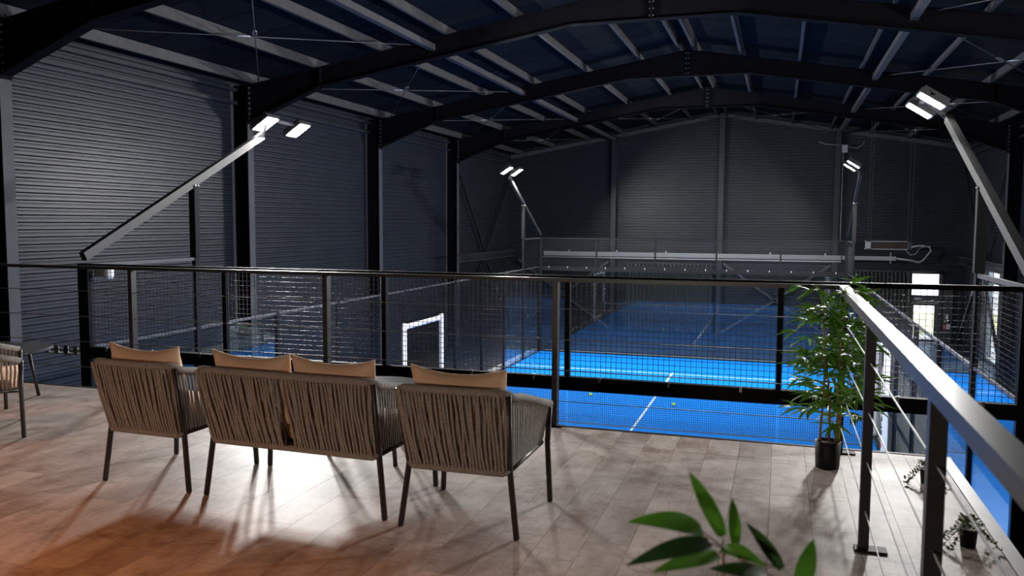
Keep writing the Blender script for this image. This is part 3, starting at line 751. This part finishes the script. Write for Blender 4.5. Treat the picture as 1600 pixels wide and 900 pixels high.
def rope_seat(name, label, cat, hw, ncush, group):
    """origin: middle between the rear feet, facing +Y; hw = half distance of feet"""
    t = thing(name, label, cat, (0, 0, 0), group)
    D = .585; kx = hw - .04; tx = hw - .022
    ZS, ZT, ZA = .325, .715, .535
    rt = lambda s: (s * tx, -.075, ZT)          # rear top corner
    ft = lambda s: (s * (hw + .005), D, ZA)     # front arm end
    rs = lambda s: (s * kx, .02, ZS); fs_ = lambda s: (s * (kx + .005), D - .015, ZS)
    for s in (-1, 1):
        MB().tube([(s * hw, 0, 0), (s * hw, 0, .006), (s * kx, .02, ZS), (s * (kx + .002), .005, ZS + .06), (s * tx, -.068, ZT - .01)], [.012, .0155, .0155, .0155, .0155], 10).build('leg', 'legm', t, True)
        MB().tube([(s * (hw + .01), D, 0), (s * (hw + .01), D, .006), (s * (hw - .005), D - .005, ZS), (s * (hw + .004), D, ZA)], [.012, .0155, .0155, .0155], 10).build('leg', 'legm', t, True)
    # frames
    mb = MB(); mb.tube([rs(-1), rs(1)], .013, 8); mb.tube([fs_(-1), fs_(1)], .013, 8)
    for s in (-1, 1): mb.tube([rs(s), fs_(s)], .013, 8)
    mb.build('seat_frame', 'legm', t, True)
    # wrapped top rail: back with rounded corners running into sloping arms
    path = []
    path += [ft(-1), lerp(ft(-1), rt(-1), .35), lerp(ft(-1), rt(-1), .7), (-tx - .002, -.005, ZT - .032), (-tx + .008, -.055, ZT - .008), (-tx + .045, -.078, ZT)]
    for k in range(1, 8): path.append((-tx + .045 + (2 * tx - .09) * k / 8, -.078 - .012 * math.sin(math.pi * k / 8), ZT))
    path += [(tx - .045, -.078, ZT), (tx - .008, -.055, ZT - .008), (tx + .002, -.005, ZT - .032), lerp(ft(1), rt(1), .7), lerp(ft(1), rt(1), .35), ft(1)]
    MB().tube(path, .0205, 10).build('wrapped_rail', 'rope', t, True)
    MB().tube([rs(-1), (-kx + .03, .0, ZS - .012), (kx - .03, .0, ZS - .012), rs(1)], .017, 8).build('lower_wrap', 'rope', t, True)
    # rope weave: back strands (two slanted layers) and arm strands
    mb = MB(); n = int(2 * tx / .0205)
    for lay, (sl, oy) in enumerate(((-.024, -.008), (.018, .010))):
        for k in range(n):
            u = (k + .5 + .4 * lay) / n
            if ncush == 2 and abs(u - .5) * 2 * tx < .026: continue
            xt = -tx + .01 + (2 * tx - .02) * u; xb = -kx + .015 + (2 * kx - .03) * u
            xt2 = max(-tx + .005, min(tx - .005, xt + sl))
            strand(mb, (xb, .0 + oy, ZS - .01), (xt2, -.085 + oy, ZT - .005), w=.0125, th=.006, bow=.007, jit=.007, seg=6)
    for s in (-1, 1):
        na = 26
        for k in range(na):
            u = (k + .5) / na
            top = lerp(rt(s), ft(s), u); bo = lerp(rs(s), fs_(s), u)
            strand(mb, (bo[0], bo[1], bo[2] - .01), (top[0], top[1], top[2] - .008), w=.0125, th=.006, out=(s, 0, 0), jit=.004, seg=3)
    mb.build('rope_weave', 'rope', t, stuff=True, fix=False)
    if ncush == 2:
        MB().tube([(-.022, -.075, ZT - .01), (-.02, .0, ZS)], .007, 8).build('centre_stay', 'legm', t, True)
    # underside webbing and cushions
    B((-kx, .01, ZS - .006), (kx, D - .02, ZS + .002)).build('seat_base', 'legm', t)
    cw = (2 * kx - .02) / ncush
    for c in range(ncush):
        x0 = -kx + .01 + c * cw
        seat_pad(MB(), x0 + .004, x0 + cw - .004, .075, D + .005, ZS + .006, ZS + .105).build('seat_cushion', 'cush', t, True)
        cushion(MB(), (x0 + cw / 2, .05, .605), (cw - .01, .42, .14), R(11), .19).build('back_cushion', 'cush', t, True)
    return t
ch = rope_seat('rope_armchair', 'rope armchair with beige cushions left of the loveseat, seen from behind', 'chair', .300, 1, 'rope armchairs'); ch.location = (-3.385, 3.755, 0); ch.rotation_euler[2] = R(-2)
c2 = copy_tree(ch); c2.location = (-1.452, 3.658, 0); c2.rotation_euler[2] = R(.5); c2['label'] = 'rope armchair with beige cushions right of the loveseat, nearest the blue court view'
c3 = copy_tree(ch); c3.location = (-5.568, 4.112, 0); c3.rotation_euler[2] = R(-41); c3['label'] = 'rope armchair cut by the left picture edge, beside a round table'
sf = rope_seat('rope_loveseat', 'two seat rope loveseat with beige cushions between the two armchairs', 'sofa', .552, 2, 'rope sofa'); sf.location = (-2.415, 3.722, 0); sf.rotation_euler[2] = R(-2)
del sf['group']
def round_table(label, c, r, h):
    t = thing('round_table', label, 'table', (c[0], c[1], 0), 'low round tables')
    MB().lathe([(r - .012, h - .022), (r, h - .018), (r, h - .004), (r - .006, h)], 48, (c[0], c[1], 0)).build('table_top', 'table', t)
    for k in range(3):
        a = R(-38 + 120 * k); d = (math.cos(a), math.sin(a))
        MB().tube([(c[0] + d[0] * r * .82, c[1] + d[1] * r * .82, 0), (c[0] + d[0] * r * .6, c[1] + d[1] * r * .6, h - .022)], .014, 10).build('leg', 'legm', t, True)
    MB().lathe([(r * .62, h - .035), (r * .64, h - .022)], 32, (c[0], c[1], 0)).build('under_ring', 'legm', t)
round_table('low dark round table in front of the loveseat', (-2.45, 4.74), .36, .45)
round_table('low dark round table at the left picture edge by the railing', (-6.07, 5.16), .37, .45)

# ================================================================== PLANTS
def leaf(mb, base, tip, wd, nrm, sag=.0, seg=6, fold=.15):
    base, tip = Vector(base), Vector(tip); d = tip - base; L = d.length; d.normalize()
    nrm = Vector(nrm); nrm = (nrm - d * nrm.dot(d)); nrm = nrm.normalized() if nrm.length > 1e-4 else d.orthogonal().normalized()
    a = d.cross(nrm).normalized(); vs = []; fs = []
    for i in range(seg + 1):
        s = i / seg; ww = wd / 2 * (math.sin(math.pi * min(1, s * .92 + .08) ** .75) ** .8 if s < 1 else 0.02)
        c = base.lerp(tip, s) + nrm * sag * 4 * s * (1 - s)
        vs += [c - a * ww + nrm * ww * fold, c, c + a * ww + nrm * ww * fold]
    for i in range(seg):
        for k in (0, 1): fs.append((3 * i + k, 3 * i + k + 1, 3 * i + 4 + k, 3 * i + 3 + k))
    mb.add(vs, fs)
# bamboo in a black pot
rnd = random.Random(11)
PBX, PBY = .315, 5.40
t = thing('potted_bamboo', 'tall leafy bamboo in a round black pot by the railing corner', 'plant', (PBX, PBY, 0))
MB().lathe([(.066, 0), (.070, .006), (.077, .165), (.074, .168), (.070, .150)], 28, (PBX, PBY, 0)).build('pot', 'pot', t, True)
MB().lathe([(.068, .146), (.066, .152), (.02, .157)], 24, (PBX, PBY, 0)).build('soil', 'soil', t, True)
fol = MB(); canes = [((-.035, -.01), (-.015, .02), 1.02), ((.004, .03), (-.035, .05), .92), ((.03, -.02), (.055, .0), 1.08), ((.05, .02), (.06, .03), .80)]
for (bx, by), (ox, oy), h in canes:
    pts = []
    for i in range(9):
        s = i / 8; pts.append((PBX + bx + ox * s + .012 * math.sin(5 * s + bx * 40), PBY + by + oy * s, .13 + (h - .13) * s))
    MB().tube(pts, [.0085 * (1 - .55 * i / 8) for i in range(9)], 8).build('cane', 'cane', t, True)
    for i in range(2, 9):
        for q in range(4 if i > 3 else 2):
            P = Vector(pts[i]) + Vector((0, 0, rnd.uniform(-.05, .05))); an = rnd.uniform(0, 2 * math.pi); ln = rnd.uniform(.04, .20)
            if i == 8: ln *= .7
            e = P + Vector((math.cos(an) * ln, math.sin(an) * ln * .8, rnd.uniform(-.02, .09)))
            fol.tube([P, e], .0015, 4, False)
            for lf_ in range(rnd.randint(6, 10)):
                a2 = an + rnd.uniform(-1.3, 1.3); s0 = rnd.choice([.55, .8, 1.0]); bpt = P.lerp(e, s0); L = rnd.uniform(.09, .16)
                dz = rnd.uniform(-.75, .45)
                dv = Vector((math.cos(a2), math.sin(a2), dz)).normalized() * L
                leaf(fol, bpt, bpt + dv, rnd.uniform(.018, .025), (0, -.5, 1), sag=L * .06, seg=4)
fol.build('foliage', 'leaf', t, stuff=True, fix=False)
# plant in the foreground, close to the viewer
t = thing('broadleaf_plant', 'blurred green plant with long pointed leaves close in front of the viewer', 'plant', (-.075, 1.42, 0))
MB().lathe([(.09, 0), (.11, .22), (.104, .225), (.098, .20)], 24, (-.075, 1.42, 0)).build('pot', 'pot', t, True)
MB().lathe([(.098, .19), (.05, .205)], 20, (-.075, 1.42, 0)).build('soil', 'soil', t, True)
hub = Vector((-0.0770, 1.4055, 0.9570))
MB().tube([(-.075, 1.42, .19), (-.085, 1.43, .5), (-.07, 1.41, .8), hub], [.008, .007, .005, .003], 8).build('stem', 'cane', t, True)
LV = [((-0.1085, 1.3567, 0.9996), (-0.2165, 1.2616, 1.0352), 0.0371, 0.016, 'leaf2'),
      ((-0.0797, 1.4267, 0.9689), (-0.1458, 1.4969, 1.0560), 0.0297, 0.004, 'leaf2'),
      ((-0.0593, 1.4524, 0.9460), (-0.0706, 1.5377, 1.0014), 0.0222, 0.003, 'leaf2'),
      ((0.0172, 1.4124, 0.9292), (-0.0424, 1.4611, 0.9848), 0.0238, 0.006, 'leafd'),
      ((-0.0967, 1.3692, 0.9770), (-0.2089, 1.2176, 0.9838), 0.0336, 0.010, 'leafd'),
      ((-0.0825, 1.3619, 0.9611), (-0.1730, 1.2385, 0.9691), 0.0284, 0.006, 'leaf2'),
      ((-0.0785, 1.3947, 0.9599), (-0.0070, 1.3540, 0.9540), 0.0265, 0.010, 'leaf2'),
      ((-0.0036, 1.3638, 0.9324), (-0.0934, 1.2953, 0.9629), 0.0292, 0.010, 'leafd'),
      ((0.0449, 1.3979, 0.9011), (0.0692, 1.4947, 0.9565), 0.0321, 0.004, 'leaf2')]
for b_, t_, w_, sg, mt in LV:
    P, Q = Vector(b_), Vector(t_)
    mb = MB(); leaf(mb, P, Q, w_, (.25, -.85, .95), sag=sg, seg=12, fold=.22)
    mb.build('leaf', mt, t, True, fix=False)
    if (P - hub).length > .004: MB().tube([hub, P], [.0018, .0012], 6).build('leaf_stalk', 'cane', t, True)
# small potted succulents outside the railing
def succulent(label, c, r, h, seed, trail):
    q = random.Random(seed)
    t = thing('potted_succulent', label, 'plant', (c[0], c[1], 0.0), 'small potted plants')
    MB().lathe([(r * .82, .0), (r, h * .9), (r * 1.06, h * .9), (r * 1.06, h), (r * .95, h * .96)], 20, (c[0], c[1], 0)).build('pot', 'pot', t, True)
    mb = MB()
    for k in range(110):
        a = q.uniform(0, 2 * math.pi); rad = r * (q.random() ** .6) * 1.25; z = h + q.uniform(0, .045) - max(0, rad - r) * 1.2
        P = Vector((c[0] + math.cos(a) * rad, c[1] + math.sin(a) * rad, z)); d = Vector((math.cos(a) * .7, math.sin(a) * .7, q.uniform(.1, 1))).normalized() * q.uniform(.014, .026)
        leaf(mb, P, P + d, .014, (0, -.2, 1), seg=4, fold=.25)
    for k in range(trail):
        a = q.uniform(-.9, .9) + (0 if k % 2 else math.pi); P = Vector((c[0] + math.cos(a) * r * 1.1, c[1] + math.sin(a) * r * 1.1, h)); pts = [P]
        for s in range(7):
            P = P + Vector((math.cos(a) * .012, math.sin(a) * .012 - .004, -.011)); P.z = max(P.z, .012); pts.append(P)
            for m_ in range(3):
                d = Vector((q.uniform(-1, 1), q.uniform(-1, 1), q.uniform(-.2, .8))).normalized() * .02; leaf(mb, P, P + d, .012, (0, 0, 1), seg=4)
        mb.tube(pts, .0012, 4, False)
    mb.build('foliage', 'succ', t, stuff=True, fix=False)
succulent('small potted succulent near the far corner of the mezzanine edge', (.848, 5.25), .036, .085, 3, 5)
succulent('small potted succulent on the right mezzanine edge nearest the viewer', (.876, 4.26), .040, .090, 5, 9)

# ================================================================== WARM PENDANTS BEHIND THE VIEWER
for k, (x, y) in enumerate(((-2.2, 1.15), (-4.3, 1.5), (-6.6, 3.0))):
    lb = 'warm pendant lamp over the seating behind the viewer, %s one' % ('right', 'middle', 'left')[k]
    t = thing('pendant_lamp', lb, 'lamp', (x, y, 2.3), 'warm pendant lamps')
    MB().lathe([(.03, .32), (.05, .30), (.16, .12), (.20, .0), (.19, .0), (.15, .11), (.04, .28)], 24, (x, y, 2.3)).build('shade', 'brass', t, True)
    MB().lathe([(.005, .0), (.03, .02), (.035, .04), (.02, .08)], 16, (x, y, 2.54)).build('bulb', 'bulb', t, True)
    MB().tube([(x, y, 2.6), (x, y, ztop(x) + ZP)], .006, 6).build('cord', 'ink', t)
    ld = bpy.data.lights.new('pendant_light', 'POINT'); ld.energy = WARM; ld.color = (1.0, .34, .09); ld.shadow_soft_size = .06
    lo = bpy.data.objects.new('pendant_light', ld); COL.objects.link(lo); lo.location = (x, y, 2.475)
t = thing('wall_floodlight', 'floodlight on the right hall wall, outside the picture', 'floodlight', (6.55, 9.0, 1.9))
MB().bar((6.42, 9.0, 1.9), (6.66, 9.0, 1.9), .06, .06).build('bracket', 'hous', t)
B((6.36, 8.80, 1.74), (6.42, 9.20, 2.06)).build('housing', 'hous', t)
B((6.352, 8.82, 1.76), (6.359, 9.18, 2.04)).build('lens', 'lens', t)
ld = bpy.data.lights.new('wall_floodlight_beam', 'AREA'); ld.shape = 'RECTANGLE'; ld.size = .2; ld.size_y = .2; ld.energy = SIDE; ld.color = (1, .95, .90); ld.spread = R(165)
lo = bpy.data.objects.new('wall_floodlight_beam', ld); COL.objects.link(lo); lo.location = (6.33, 9.0, 1.9); lo.rotation_euler = Vector((-1, .22, .14)).to_track_quat('-Z', 'Y').to_euler()
t = thing('wall_lamp', 'neutral wall lamp on the end wall behind the viewer', 'lamp', (-1.8, YB + .1, 1.6))
MB().lathe([(.17, -.16), (.18, -.14), (.18, .14), (.17, .16)], 24, (-1.8, YB + .2, 1.6)).build('shade', mat('lamp_diffuser', (.9, .9, .9), .4, 0, emit=((1, .86, .72), 6)), t, True)
B((-1.86, YB, 1.54), (-1.74, YB + .03, 1.66)).build('wall_plate', 'white', t)
ld = bpy.data.lights.new('wall_lamp_light', 'AREA'); ld.shape = 'DISK'; ld.size = .35; ld.energy = SPOT; ld.color = (1, .84, .68)
lo = bpy.data.objects.new('wall_lamp_light', ld); COL.objects.link(lo); lo.location = (-1.8, YB + .42, 1.6); lo.rotation_euler = Vector((0, 1, .12)).to_track_quat('-Z', 'Y').to_euler()
for o in list(bpy.data.objects):
    if '_o' in o: del o['_o']
